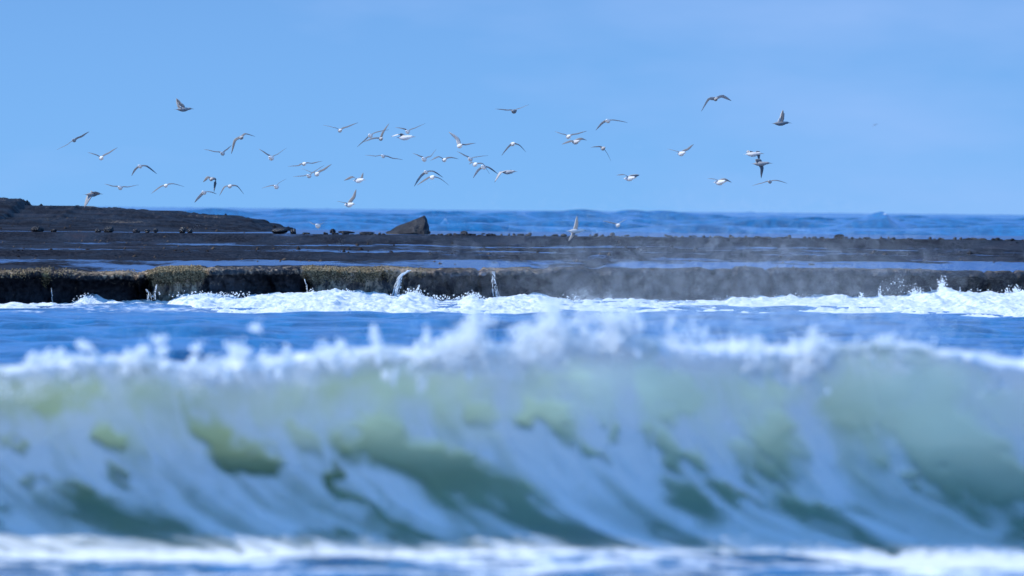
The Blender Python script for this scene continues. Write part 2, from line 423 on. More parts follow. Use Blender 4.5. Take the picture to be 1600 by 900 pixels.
def cloud(px, py, sx, sy, d, n, r0, r1, sd=.10, up=0.0):
    """n drops scattered round the point shown at (px, py)"""
    c = np.array(at(px, py, d)); k = d / FPX
    o = rng.normal(0, 1, (n, 3))
    z = o[:, 2] * sy * k
    if up: z = np.where(z > 0, z * up, z)
    P = c + np.stack([o[:, 0] * sx * k, o[:, 1] * sd, z], -1)
    return P, rng.uniform(r0, r1, n)

def build_spray():
    Ps, Rs = [], []
    def add(*a, **k):
        p, r = cloud(*a, **k); Ps.append(p); Rs.append(r)
    D = WAVE_Y - .30
    # ragged white fringe along the lip
    cx = np.array([c[0] for c in CREST]); cyy = np.array([c[1] for c in CREST])
    dens = [(-100, .5), (60, .5), (100, 1.0), (240, 1.6), (330, .9), (400, 1.1), (470, .8), (560, 1.1), (640, 1.2), (740, 1.4), (800, .8), (900, 1.0), (980, .9), (1080, .6),
            (1180, .8), (1280, 1.2), (1340, .4), (1500, .3), (1700, .3)]
    for _ in range(300):
        px = rng.uniform(-120, 1720)
        if rng.uniform() > np.interp(px, [a for a, b in dens], [b for a, b in dens]) * .6: continue
        py = np.interp(px, cx, cyy) + rng.normal(0, 8)
        s = rng.uniform(2, 7)
        add(px, py, s, s * 1.1, D, int(rng.uniform(3, 9) ** 2), .004, .011, up=1.2)
    blobs = [(720, 540, 26, 22, 700), (742, 560, 10, 22, 160), (690, 552, 30, 10, 220), (590, 562, 10, 18, 110), (525, 560, 20, 12, 160), (612, 575, 8, 12, 80), (345, 565, 20, 12, 130), (235, 555, 22, 12, 170),
             (385, 550, 20, 14, 200), (430, 580, 7, 5, 60), (868, 530, 18, 22, 560), (845, 540, 36, 12, 340), (905, 515, 18, 16, 130), (965, 518, 17, 17, 360), (960, 530, 30, 14, 240),
             (988, 515, 12, 18, 120), (1050, 520, 10, 12, 60), (1085, 530, 24, 20, 60), (1170, 560, 20, 18, 140), (1275, 550, 16, 18, 460), (1262, 575, 16, 16, 240), (1225, 570, 34, 16, 240), (1190, 575, 30, 18, 160),
             (950, 545, 60, 6, 140), (1375, 545, 40, 16, 100), (1430, 535, 30, 10, 60), (1540, 590, 40, 14, 90), (1500, 560, 60, 8, 60), (640, 585, 20, 16, 80), (60, 565, 14, 8, 120), (120, 560, 20, 8, 160), (430, 585, 12, 5, 140), (350, 588, 14, 6, 160), (300, 575, 10, 6, 100), (205, 555, 10, 14, 160), (660, 545, 8, 14, 120), (868, 512, 9, 14, 200), (962, 505, 8, 14, 120), (1268, 545, 10, 14, 160), (1235, 590, 24, 12, 260), (735, 520, 8, 14, 200), (1165, 540, 5, 12, 60), (1000, 545, 10, 8, 90)]
    for px, py, sx, sy, n in blobs:
        m = max(3, n // 32)
        for _ in range(m):
            ox, oy = rng.normal(0, .85, 2); oy = oy * (1.25 if oy < 0 else .8)
            f_ = rng.uniform(.18, .5)
            add(px + ox * sx, py + oy * sy, sx * f_, sy * f_ * 1.2, D - .12, int(n * 1.7 / m), .004, .011, up=1.3, sd=.09)
    # fine spindrift drifting up and back from the crest
    for px, py, sx, sy, n in [(885, 450, 26, 34, 700), (960, 470, 30, 26, 600), (1000, 455, 160, 50, 6500), (1180, 435, 190, 45, 8500), (1230, 500, 150, 26, 6500), (1340, 460, 110, 50, 4500), (1100, 400, 220, 40, 3500),
                              (1040, 500, 100, 20, 1400), (800, 510, 60, 20, 500), (250, 520, 70, 18, 320), (1430, 520, 90, 16, 800), (1050, 370, 160, 26, 700), (700, 520, 50, 16, 300), (560, 520, 40, 14, 160)]:
        add(px, py, sx, sy, D + .3, n, .0012, .0030, sd=.5)
    # thin veil of foam blown down over the upper face
    for _ in range(42):
        px = rng.uniform(-60, 1660); py = np.interp(px, cx, cyy) + rng.uniform(2, 38)
        add(px, py, rng.uniform(10, 38), rng.uniform(5, 16), D - .16, int(rng.uniform(60, 200)), .0025, .0055, sd=.06)
    # a few big drops thrown high, each a soft disc
    for _ in range(90):
        px, py = rng.normal(1080, 160), rng.uniform(375, 520)
        add(px, py, 0.1, 0.1, D, 1, .004, .008, sd=.3)
    o = droplets('sea_spray', np.vstack(Ps), np.concatenate(Rs), M_DROP)
    tag(o, kind='stuff')
    return o
build_spray()

# ------------------------------------------------------------------ rock shelf
UNDER = [(-900, .5), (0, .75), (70, .7), (80, .45), (95, .7), (230, .85), (238, .02), (312, .03), (330, .30), (400, .45), (478, .5), (488, .06), (560, .08), (640, .15), (700, .25), (860, .30), (1000, .25), (1350, .2), (1450, .35), (1600, .4), (2400, .4)]
LIPPX = [(-900, 424), (0, 424), (60, 421), (130, 427), (230, 424), (240, 421), (320, 417), (480, 419), (640, 420), (800, 419), (1000, 419), (1200, 420), (1400, 421), (1600, 424), (2400, 432)]
def build_shelf():
    D0 = 200.0
    DXf = lambda v: shelf_y(v)
    dens = np.arange(-19, 19, .026); xs = np.concatenate([np.arange(-90, -19, .4), dens, np.arange(19, 90, .4)])
    DX = shelf_y(xs); Xp = 800 + xs / DX * FPX
    U = np.interp(Xp, [a for a, b in UNDER], [b for a, b in UNDER])
    zl = np.interp(Xp, [a for a, b in LIPPX], [at(a, b, dpx(a)).z for a, b in LIPPX])
    crack = np.clip(.30 - np.abs(fbm(xs * .55, xs * 0, 4, 3, 83)) * 3.2, 0, 1)
    yoff = .6 * fbm(xs * .35, xs * 0, 0, 3, 81) + .3 * fbm(xs * 1.6, xs * 0, 3, 4, 82) + 1.1 * crack
    zl = zl + .05 * fbm(xs * 1.1, xs * 0, 5, 4, 84) - .22 * crack
    # profile rows: base of face -> lip -> top terraces
    face = np.linspace(0, 1, 64)
    rows_y, rows_z, kind = [], [], []
    n = len(xs)
    for f in face:                       # f 0 foot .. 1 lip
        zz = -.35 + (zl - .10 + .35) * f
        und = U * np.sin(math.pi * np.clip(.95 - f, 0, 1) ** .6) * (1 - .0)
        yy = DX + yoff + und
        rows_y.append(yy); rows_z.append(zz); kind.append(0)
    base_y = DX + yoff
    for a in np.linspace(0, 1, 14)[1:]:  # rounded lip
        rows_y.append(base_y + .02 - .12 * math.sin(a * math.pi) + 2.2 * a ** 2); rows_z.append(zl - .10 + .10 * math.sin(a * math.pi / 2)); kind.append(1)
    Yf = np.array(rows_y); Zf = np.array(rows_z)
    tops = [(2.3, 0.0), (4, .02), (8, .035), (14, .03), (22, .03), (24.5, .045), (25.5, .12), (27, .13)]
    ty = np.concatenate([np.arange(2.6, 24, .5), np.arange(24, 27, .15), np.arange(27, 78, .8), np.arange(78, 86, .25), np.arange(86, 140, 1.0)])
    hz = np.interp(ty, [2.3, 3.5, 8, 22, 24.2, 25.6, 40, 60, 78.5, 80, 83.0, 96, 112, 135, 140], [0, .01, 0.015, 0.02, .02, .12, .12, .15, .16, .22, .405, .415, .43, .445, -1.2])
    bl_ = np.clip(1 - ty[:, None] / 40, 0, 1)
    Yt = D0 + ty[:, None] + (yoff + DX - D0)[None] * bl_
    X2 = np.repeat(xs[None], len(ty), 0)
    wob = 3.0 * fbm(X2 * .05, Yt * .01, 0, 3, 85) + 1.0 * fbm(X2 * .3, Yt * .02, 0, 3, 86)
    hz2 = np.interp(ty[:, None] + wob * sstep(6, 15, ty)[:, None], ty, hz)
    pxl = np.array([at(a, 400, D0).z for a in (0,)])
    Zt = zl[None] * (1 - sstep(3, 14, ty))[:, None] + .865 * sstep(3, 14, ty)[:, None] + hz2
    Zt = Zt + (.025 * fbm(X2 * .8, Yt * .25, 0, 5, 88) + .02 * fbm(X2 * 3, Yt * .6, 0, 4, 89) + .012 * fbm(X2 * 9, Yt * 1.5, 0, 3, 90)) * (sstep(2.3, 5, ty) * (1 - .85 * sstep(85, 90, ty)))[:, None]
    # left part of the shelf climbs towards the outcrop
    Y = np.vstack([Yf, Yt]); Z = np.vstack([Zf, Zt]); X = np.repeat(xs[None], len(Y), 0)
    nf = len(Yf); msk = np.zeros(len(Y)); msk[:nf] = 1; msk = msk[:, None]
    # rough the face: lumps, hanging weed, vertical runnels
    lump = fbm(X * 2.0, Z * 2.2, 0, 4, 93); fin = fbm(X * 7, Z * 5, 1, 4, 95); run = fbm(X * 5, Z * .7, 2, 3, 97)
    Y = Y - msk * (.26 * lump + .12 * fin + .08 * run)
    Z = Z + .035 * msk * fbm(X * 9, Y * 9, Z * 9, 3, 98) * sstep(-.1, .4, Z)
    X = X + msk * .03 * fbm(X * 8, Z * 8, 4, 3, 99)
    # attributes
    PX = 800 + X / Y * FPX + 16 * fbm(X * 1.6, Z * 1.5, 3, 4, 151) * (np.abs(X) < 30)
    depth = np.vstack([np.zeros_like(Yf), np.repeat(ty[:, None], len(xs), 1)])
    weed = np.zeros_like(X)
    wx = np.interp(PX, [-200, 0, 60, 150, 230, 238, 300, 330, 400, 480, 490, 560, 640, 720, 860, 1000, 1300, 1600, 2000], [.35, .4, .45, .35, .35, 1.35, 1.2, .3, .3, .25, .95, .8, .5, .22, .15, .15, .12, .1, .1])
    hi = sstep(.25, .8, Z)
    weed += wx * (hi * .75 + .12) * msk + (1 - msk) * (.62 * (1 - sstep(1.5, 5, depth)) * np.interp(PX, [0, 250, 330, 480, 640, 700, 2000], [.8, .8, .35, .45, .4, .12, .05]))
    weed += msk * .35 * np.exp(-((PX - 80) / 7) ** 2) * sstep(.2, .4, Z)
    facet = np.interp(PX, [0, 235, 240, 310, 330, 478, 490, 560, 640, 700, 860, 2000], [.35, .3, .9, .8, .35, .3, .85, .8, .65, .3, .15, .12])
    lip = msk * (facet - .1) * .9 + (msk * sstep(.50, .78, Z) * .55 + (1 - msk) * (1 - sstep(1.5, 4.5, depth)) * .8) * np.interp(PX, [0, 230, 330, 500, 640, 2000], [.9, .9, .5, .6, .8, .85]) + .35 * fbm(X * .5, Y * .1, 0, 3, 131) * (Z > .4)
    wet = np.zeros_like(X)
    band = np.interp(depth, [2, 3.5, 6, 16, 24, 26, 34, 50, 60, 77, 79, 90, 97, 101, 140], [.0, .6, .8, .45, .2, .0, .45, .15, .45, .3, -.1, .2, 1.0, 1.2, 1.2])
    lf = np.interp(PX, [0, 300, 500, 2000], [-.35, -.1, .05, .1])
    wet += (1 - msk) * (band + lf * (depth < 26) + .25 * fbm(X * .12, Y * .12, 0, 4, 101))
    # tufts of seaweed over the lip and the upper face
    pr = (weed * (msk > 0) * sstep(.2, .55, Z) * (np.abs(X) < 19) + weed * (1 - msk) * (depth < 4) * (np.abs(X) < 19) * 1.2)
    pr = np.clip(pr - .25, 0, 1) * (.5 + .9 * fbm(X * 1.2, Y * 1.2, Z * 1.2, 3, 140)); pr = np.clip(pr, 0, 1).ravel(); pr /= pr.sum()
    pr = np.where(rng.uniform(size=pr.size) < .5, pr, pr); idx = rng.choice(len(pr), 18000, p=pr)
    P = np.stack([X.ravel()[idx], Y.ravel()[idx] - .03, Z.ravel()[idx]], -1) + rng.normal(0, .012, (18000, 3))
    k = NT('olive_seaweed'); ob = k.attr('tone')
    wc = k.mix(ob, (.06, .048, .032, 1), (.42, .33, .19, 1)); k.surf(k.n('BsdfDiffuse', {'Color': wc}).outputs[0])
    so_ = droplets('seaweed', P, rng.uniform(.005, .017, 18000) , k.m)
    tn = np.repeat(np.clip(rng.beta(.8, 1.3, 18000), 0, 1), 6); a_ = so_.data.attributes.new('tone', 'FLOAT', 'POINT'); a_.data.foreach_set('value', tn.astype(np.float32))
    tag(so_, kind='stuff')
    V = np.stack([X, Y, Z], -1).reshape(-1, 3)
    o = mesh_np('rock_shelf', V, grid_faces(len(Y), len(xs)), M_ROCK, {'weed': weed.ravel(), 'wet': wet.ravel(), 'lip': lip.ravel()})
    tag(o, kind='structure')
build_shelf()

# ------------------------------------------------------------------ outcrop at the left
def build_outcrop():
    ridge = [(-900, 270), (-400, 290), (-150, 306), (0, 311), (34, 312), (42, 321), (110, 324), (118, 322), (126, 325), (200, 327), (262, 330), (300, 334), (345, 336), (400, 341), (425, 350), (445, 356), (462, 364), (500, 372)]
    D = 322.0
    xr = np.array([at(a, b, D).x for a, b in ridge]); zr = np.array([at(a, b, D).z for a, b in ridge])
    xs = np.arange(xr[0], xr[-1], .06); ys = np.concatenate([np.arange(284, 318, .55), np.arange(318, 327, .18), np.arange(327, 350, .8)])
    Y, X = np.meshgrid(ys, xs, indexing='ij')
    H = np.interp(X, xr, zr) - 1.1
    prof = np.interp(Y, [284, 296, 304, 312, 318, 321, 324, 332, 350], [-.05, .18, .34, .62, .86, .99, 1.0, .7, -.3])
    H = H + .05 * fbm(X * 1.2, Y * .3, 0, 4, 111)
    Z = 1.1 + H * prof + (.07 * fbm(X * .9, Y * .25, 0, 5, 113) + .05 * np.abs(fbm(X * 3.0, Y * .8, 0, 4, 114))) * sstep(.1, .5, prof)
    # terraces and a crag at the far left
    Z = Z + .03 * np.sin(Z * 42) * sstep(.1, .4, prof)
    c = at(70, 350, 300); Z = Z + .16 * sstep(.9, .0, (X - c.x) / 1.2) * np.exp(-((Y - 306) / 2.5) ** 2) * (.6 + .6 * fbm(X * 2, Y, 0, 3, 115))
    Z = np.where(prof < 0, np.minimum(Z, 1.1 + prof * 6), Z)
    weed = .25 + .28 * fbm(X * .8, Y * .3, 0, 4, 117)
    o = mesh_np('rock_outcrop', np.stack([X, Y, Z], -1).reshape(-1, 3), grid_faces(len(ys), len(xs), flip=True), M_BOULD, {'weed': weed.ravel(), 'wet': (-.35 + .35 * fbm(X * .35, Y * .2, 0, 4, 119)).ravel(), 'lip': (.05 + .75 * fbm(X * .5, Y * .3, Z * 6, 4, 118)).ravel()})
    if o.data.polygons[len(o.data.polygons) // 2].normal.z < 0: o.data.flip_normals()
    o.location.z = 0
    tag(o, 'long low dark rock outcrop sloping down to the right on the shelf', 'rock outcrop')
build_outcrop()

# ------------------------------------------------------------------ boulders
import bmesh
def rock_mesh(name, seed, sx, sy, sz, sub=3, rough=.35, weed=.3):
    bm = bmesh.new(); bmesh.ops.create_icosphere(bm, subdivisions=sub, radius=1)
    P = np.array([v.co[:] for v in bm.verts])
    n = fbm(P[:, 0] * 1.3 + seed, P[:, 1] * 1.3, P[:, 2] * 1.3, 4, seed)
    P = P * (1 + rough * n)[:, None]
    P = np.sign(P) * np.abs(P) ** .85
    for v, p in zip(bm.verts, P): v.co = (p[0] * sx, p[1] * sy, p[2] * sz)
    me = bpy.data.meshes.new(name); bm.to_mesh(me); bm.free()
    for an, val in (('weed', weed), ('wet', -.3)):
        a = me.attributes.new(an, 'FLOAT', 'POINT'); a.data.foreach_set('value', np.full(len(me.vertices), val, np.float32))
    me.materials.append(M_BOULD)
    return me

def boulder(name, px, py, d, wpx, hpx, seed, label, group=None, weed=.3, cat='rock', sub=3, me=None):
    k = d / FPX
    me = me or rock_mesh(name, seed, wpx * k / 2, max(wpx, hpx) * k / 2, hpx * k / 2 * 1.2, sub, weed=weed)
    o = bpy.data.objects.new(name, me); C.objects.link(o)
    p = at(px, py, d); o.location = p
    tag(o, label, cat, group); return o

def wedge():
    d = 296.0
    out = [(603, 364), (612, 358), (628, 351), (640, 346), (652, 341), (662, 337), (665, 338), (668, 348), (670, 356), (672, 364)]
    pts = [at(a, b, d) for a, b in out]; c = at(645, 364, d)
    rows = []
    for j, (yy, sc) in enumerate([(-.55, .25), (-.42, .62), (-.2, .9), (0, 1.0), (.25, .93), (.5, .6), (.6, .2)]):
        rows.append([(c.x + (p.x - c.x) * (.8 + .2 * sc) + .06 * yy, yy, c.z - .12 + (p.z - c.z + .12) * sc) for p in pts])
    bm = bmesh.new()
    vs = [[bm.verts.new((x - c.x, y, z - c.z)) for x, y, z in r] for r in rows]
    for a, b in zip(vs[:-1], vs[1:]):
        for i in range(len(a) - 1): bm.faces.new((a[i], b[i], b[i + 1], a[i + 1]))
    bm.faces.new([v for v in vs[0]]); bm.faces.new([v for v in vs[-1]][::-1])
    bmesh.ops.triangulate(bm, faces=bm.faces[:]); bmesh.ops.subdivide_edges(bm, edges=bm.edges[:], cuts=3, use_grid_fill=True)
    P = np.array([v.co[:] for v in bm.verts]); n = fbm(P[:, 0] * 4, P[:, 1] * 4, P[:, 2] * 4, 4, 201); n2 = fbm(P[:, 0] * 3, P[:, 1] * 3 + 9, P[:, 2] * 9, 3, 205)
    for v, a, b in zip(bm.verts, n, n2): v.co += Vector((.05 * b, .09 * a, .05 * a))
    bmesh.ops.recalc_face_normals(bm, faces=bm.faces[:])
    me = bpy.data.meshes.new('boulder'); bm.to_mesh(me); bm.free()
    for an, val in (('weed', .12), ('wet', -.3), ('lip', -.5)):
        a = me.attributes.new(an, 'FLOAT', 'POINT'); a.data.foreach_set('value', np.full(len(me.vertices), val, np.float32))
    me.materials.append(M_BOULD)
    o = bpy.data.objects.new('boulder', me); C.objects.link(o); o.location = c
    tag(o, 'large triangular dark boulder with a steep right side at the shelf edge', 'boulder')
wedge()
BIG = [(58, 359, 20, 9, 'brown lumpy rock near the left end of the pale wet strip'), (84, 360, 9, 5, 'small rock just right of the leftmost brown lumpy rock'),
       (170, 359, 17, 10, 'squarish brown rock standing under the middle of the outcrop'), (153, 361, 10, 6, 'small rock leaning against the left of the squarish brown rock'),
       (213, 361, 12, 6, 'low rounded rock on the wet strip, leftmost of three in a row'), (230, 361, 9, 5, 'low rounded rock on the wet strip, middle of three in a row'),
       (243, 360, 8, 6, 'low rounded rock on the wet strip, rightmost of three in a row'), (285, 360, 10, 9, 'pale topped rock right of the three low rocks in a row'),
       (297, 361, 8, 8, 'dark rock touching the right side of the pale topped rock'), (437, 361, 26, 8, 'flat brown rock at the right foot of the outcrop'),
       (458, 362, 9, 7, 'small lump beside the flat brown rock at the outcrop foot'), (520, 362, 9, 8, 'small dark rock on the edge left of the triangular boulder'),
       (540, 363, 26, 3.5, 'long flat dark slab on the edge left of the triangular boulder'), (572, 364, 24, 3.5, 'flat dark slab just left of the triangular boulder'),
       (725, 365, 11, 8, 'square weathered rock right of the triangular boulder'), (828, 367, 6, 6, 'small pointed rock on the shelf edge near the middle'),
       (932, 368, 6, 5, 'small upright stone right of the bird with vertical wings'), (957, 367, 8, 6, 'rounded stone below the low flying bird on the shelf edge'),
       (1312, 370, 17, 7, 'low conical dark rock on the right half of the shelf edge'), (1040, 369, 5, 5, 'small upright stone right of the low flying bird'),
       (755, 366, 8, 3, 'small flat stone right of the square weathered rock'), (1184, 371, 10, 4, 'flat brown stone on the shelf edge under the gull pair'),
       (343, 386, 16, 4, 'flat reddish rock lying in the shallow film below the outcrop'), (105, 391, 6, 4, 'small lone stone on the left lower terrace'),
       (276, 397, 8, 4, 'small dark stone on the lower wet terrace under the outcrop'), (288, 402, 4, 3, 'tiny pale stone on the lower wet terrace'),
       (1268, 413, 10, 3, 'low dark stone at the bright water line on the right')]
for i, (px, py, wp, hp, lb) in enumerate(BIG):
    d = 300 if py < 376 else (265 if py < 395 else (230 if py < 405 else 212))
    if px < 470 and py < 376: d = 290
    boulder('rock', px, py, d, wp, hp, 300 + i, lb, weed=.3 if i in (0, 2, 7, 9, 14, 8) else .2)
protos = [rock_mesh('stone', 400 + i, *[v * 300 / FPX / 2 for v in (wp, wp, hp)], 2, weed=.25) for i, (wp, hp) in enumerate([(5.5, 3.6), (7, 3.4), (4.5, 5), (11, 3.2), (6, 4.4)])]
MARKS = [(458, 'the lump at the outcrop foot'), (672, 'the triangular boulder'), (725, 'the square weathered rock'), (828, 'the small pointed rock on the edge'), (957, 'the stone under the low flying bird'), (1040, 'the lone upright stone'), (1184, 'the flat brown stone'), (1312, 'the low conical rock')]
ORD = ['first', 'second', 'third', 'fourth', 'fifth', 'sixth', 'seventh', 'eighth', 'ninth', 'tenth'] + ['%dth' % i for i in range(11, 80)]
seen = {}
def stone_label(x):
    m = max(i for i, (a, _) in enumerate(MARKS) if a <= x); n = seen.get(m, 0); seen[m] = n + 1
    return '%s small dark edge stone to the right of %s' % (ORD[n], MARKS[m][1])
sx = 465
cnt = 0
while sx < 1610 and cnt < 230:
    sx += abs(rng.normal(0, 5.0)) + 2.0
    if rng.uniform() < .12: sx += rng.uniform(4, 22)
    if 603 < sx < 672: continue
    o = boulder('stone', sx, 364.5 + (sx - 465) * .0088 + rng.uniform(-1.0, 2.0), 287.5 + rng.uniform(-1, 2.5), 3, 3, 0, stone_label(sx), 'small stones along the shelf edge', me=protos[int(rng.integers(5))])
    s_ = rng.uniform(.6, 1.25); o.scale = (s_, s_, s_ * rng.uniform(.8, 1.3)); o.rotation_euler.z = rng.uniform(0, 6)
    cnt += 1

# loose rubble and limpets too many to count, over the outcrop and the terraces
def build_rubble():
    P = []
    dg = bpy.context.evaluated_depsgraph_get(); dg.update()
    hosts = [bpy.data.objects['rock_outcrop'], bpy.data.objects['rock_shelf']]
    from mathutils.bvhtree import BVHTree
    for h, n, (y0, y1) in zip(hosts, (2200, 2400), ((286, 326), (203, 286))):
        bv = BVHTree.FromObject(h, dg)
        for _ in range(n):
            y = rng.uniform(y0, y1); x = rng.uniform(-.072, .072) * y
            if h is hosts[0] and x > -4: continue
            hit = bv.ray_cast(Vector((x, y, 6)), Vector((0, 0, -1)))
            if hit[0] is not None and hit[0].z > .6 and vnoise(x * .5, y * .12, 0, 171) > -.15: P.append(tuple(hit[0]))
    k = NT('rubble_rock'); n_ = k.noise(3.0, 3); k.surf(k.n('BsdfDiffuse', {'Color': k.mix(k.rng(n_, .4, .6), (.012, .011, .012, 1), (.09, .07, .055, 1))}).outputs[0])
    P = np.array(P); o = droplets('rock_rubble', P, rng.exponential(.016, len(P)).clip(.006, .07), k.m); tag(o, kind='stuff')
build_rubble()

# ------------------------------------------------------------------ foam rolling at the foot of the ledge
FT = [(-600, 486), (0, 482), (60, 480), (100, 478), (118, 474), (135, 465), (150, 468), (170, 474), (230, 472), (262, 470), (280, 465), (310, 461), (335, 463), (350, 468), (400, 466), (470, 464), (490, 461), (540, 458), (555, 461), (600, 466), (625, 468), (640, 462), (655, 464), (690, 474), (720, 472), (738, 466), (760, 471), (800, 469), (840, 468),
      (880, 474), (940, 476), (1000, 476), (1060, 479), (1085, 477), (1120, 474), (1170, 471), (1185, 469), (1200, 470), (1290, 466), (1330, 468), (1400, 466), (1425, 459), (1445, 464), (1470, 456), (1490, 461), (1530, 463), (1560, 463), (1588, 458), (1610, 464), (2300, 466)]
FB = [(-600, 488), (0, 485), (100, 483), (180, 478), (262, 474), (285, 480), (330, 485), (400, 489), (500, 493), (600, 496), (700, 498), (800, 494), (900, 489), (1000, 491), (1100, 491), (1200, 488), (1300, 493), (1400, 496), (1500, 503), (1600, 507), (2300, 510)]
def build_foam():
    D = 199.0
    xs = np.concatenate([np.arange(-60, -14.5, .3), np.arange(-14.5, 14.5, .022), np.arange(14.5, 60, .3)])
    DX = shelf_y(xs); Xp = 800 + xs / DX * FPX
    ht = np.interp(Xp, [a for a, b in FT], [at(a, b, dpx(a) - 1.5).z for a, b in FT]) + .03 + .06 * np.exp(-((Xp - 960) / 160) ** 2)
    # near edge of the foam on the water (z = 0)
    def yd(a, b):
        return 100 * CAM_Z / (CAM_Z - at(a, b, 100).z)
    yn = np.interp(Xp, [a for a, b in FB], [min(dpx(a) - 1.2, yd(a, b)) for a, b in FB]) + .8 * fbm(xs * 1.3, xs * 0, 0, 4, 121)
    t = np.linspace(0, 1, 80)
    X = np.repeat(xs[None], len(t), 0); T = np.repeat(t[:, None], len(xs), 1)
    Y = yn[None] + (DX[None] + 1.4 - yn[None]) * T
    n1 = fbm(X * 1.5, Y * .5, 0, 5, 123); n2 = fbm(X * 4, Y * 1.6, 0, 5, 125)
    Z = ht[None] * np.interp(T, [0, .08, .25, .5, .8, 1], [-.35, .15, .42, .62, 1.0, 1.02])
    Z = Z + (.10 * n1 + .09 * n2) * sstep(0, .15, T)
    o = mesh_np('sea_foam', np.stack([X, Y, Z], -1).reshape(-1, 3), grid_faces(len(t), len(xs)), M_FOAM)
    tag(o, kind='stuff')
    # tossed jets and flecks above it
    Ps, Rs = [], []
    for px, py, sx, sy, n in [(1471, 449, 3, 7, 220), (1476, 458, 8, 4, 160), (1588, 455, 4, 4, 120), (1375, 462, 1.2, 6, 60), (1430, 458, 6, 4, 120), (135, 470, 7, 4, 160), (540, 460, 14, 3, 200), (488, 460, 2, 4, 60), (645, 462, 8, 5, 200),
                              (738, 465, 7, 5, 160), (1345, 464, 2, 4, 50), (1573, 458, 1, 4, 30), (330, 462, 30, 3, 200), (1200, 468, 60, 3, 260), (1520, 462, 60, 4, 340), (1000, 474, 120, 2, 300), (860, 470, 40, 4, 240), (650, 466, 60, 3, 200), (1410, 450, 30, 8, 40)]:
        p, r = cloud(px, py, sx, sy, dpx(px) - 1.7, int(n * 1.6), .004, .017, sd=.4); Ps.append(p); Rs.append(r)
    o2 = droplets('foam_flecks', np.vstack(Ps), np.concatenate(Rs), M_DROP); tag(o2, kind='stuff')
build_foam()

# ------------------------------------------------------------------ little falls running off the ledge
def fall(pts, wpx, label, strands, seed):
    D = dpx(pts[0][0]) - .4
    k = D / FPX; V, F = [], []
    r = np.random.default_rng(seed)
    for s in range(strands):
        off = r.normal(0, wpx * .4); ww = r.uniform(.4, 1.1)
        py = np.linspace(pts[0][1], pts[-1][1], 26)
        px = np.interp(py, [p[1] for p in pts], [p[0] for p in pts]) + off * np.linspace(.5, 1.5, 26) + 1.3 * fbm(py * .15, py * 0 + s, seed, 3, seed)
        base = len(V)
        for i, (a, b) in enumerate(zip(px, py)):
            wd = ww * (.6 + .8 * r.uniform()) * k * .5; c = at(a, b, D - .25 * math.sin(i / 25 * 1.5) - .1 * r.uniform())
            for q in range(5):
                an = q / 5 * 2 * math.pi; V.append((c.x + wd * math.cos(an), c.y + wd * math.sin(an), c.z))
        for i in range(25):
            if r.uniform() < .22: continue
            for q in range(5):
                F.append((base + i * 5 + q, base + i * 5 + (q + 1) % 5, base + i * 5 + 5 + (q + 1) % 5, base + i * 5 + 5 + q))
    o = mesh_np('waterfall', V, F, M_DROP); tag(o, label, 'waterfall', 'small falls off the rock ledge')
fall([(640, 422), (630, 428), (624, 436), (621, 452), (618, 470)], 6, 'brightest white waterfall tumbling off the ledge left of the middle', 20, 1)
fall([(655, 445), (650, 455), (647, 468)], 8, 'short splashing trickle just right of the brightest waterfall', 5, 2)
fall([(770, 424), (770, 440), (773, 472)], 7, 'faint pale blue veil of water right of the bright waterfall', 7, 3)
fall([(476, 436), (479, 445), (480, 462)], 1.5, 'thin trickle in the dark cleft left of the yellow weedy face', 2, 4)
fall([(80, 450), (81.5, 460), (82, 472)], 0.8, 'single thin trickle dripping from the far left overhang', 1, 5)
fall([(228, 452), (233, 458), (234, 470)], 4, 'cluster of thin trickles beside the left weedy block', 4, 6)
fall([(245, 445), (243, 455), (242, 468)], 3, 'fine trickles down the front of the left weedy block', 3, 7)

# ------------------------------------------------------------------ seabirds
def bird_mat():
    k = NT('feathers')
    dk = k.attr('dark')
    col = k.mix(dk, (0.95, 0.93, 0.90, 1), (0.11, 0.115, 0.13, 1))
    p = k.n('BsdfPrincipled', {'Base Color': col, 'Roughness': .75})
    t = k.n('BsdfTranslucent', {'Color': col})
    return k.surf(k.n('MixShader', {0: .45, 1: p.outputs[0], 2: t.outputs[0]}).outputs[0])
def bill_mat():
    k = NT('bill_horn'); return k.surf(k.n('BsdfPrincipled', {'Base Color': (.18, .12, .05, 1), 'Roughness': .5}).outputs[0])
M_BIRD = bird_mat(); M_BILL = bill_mat()

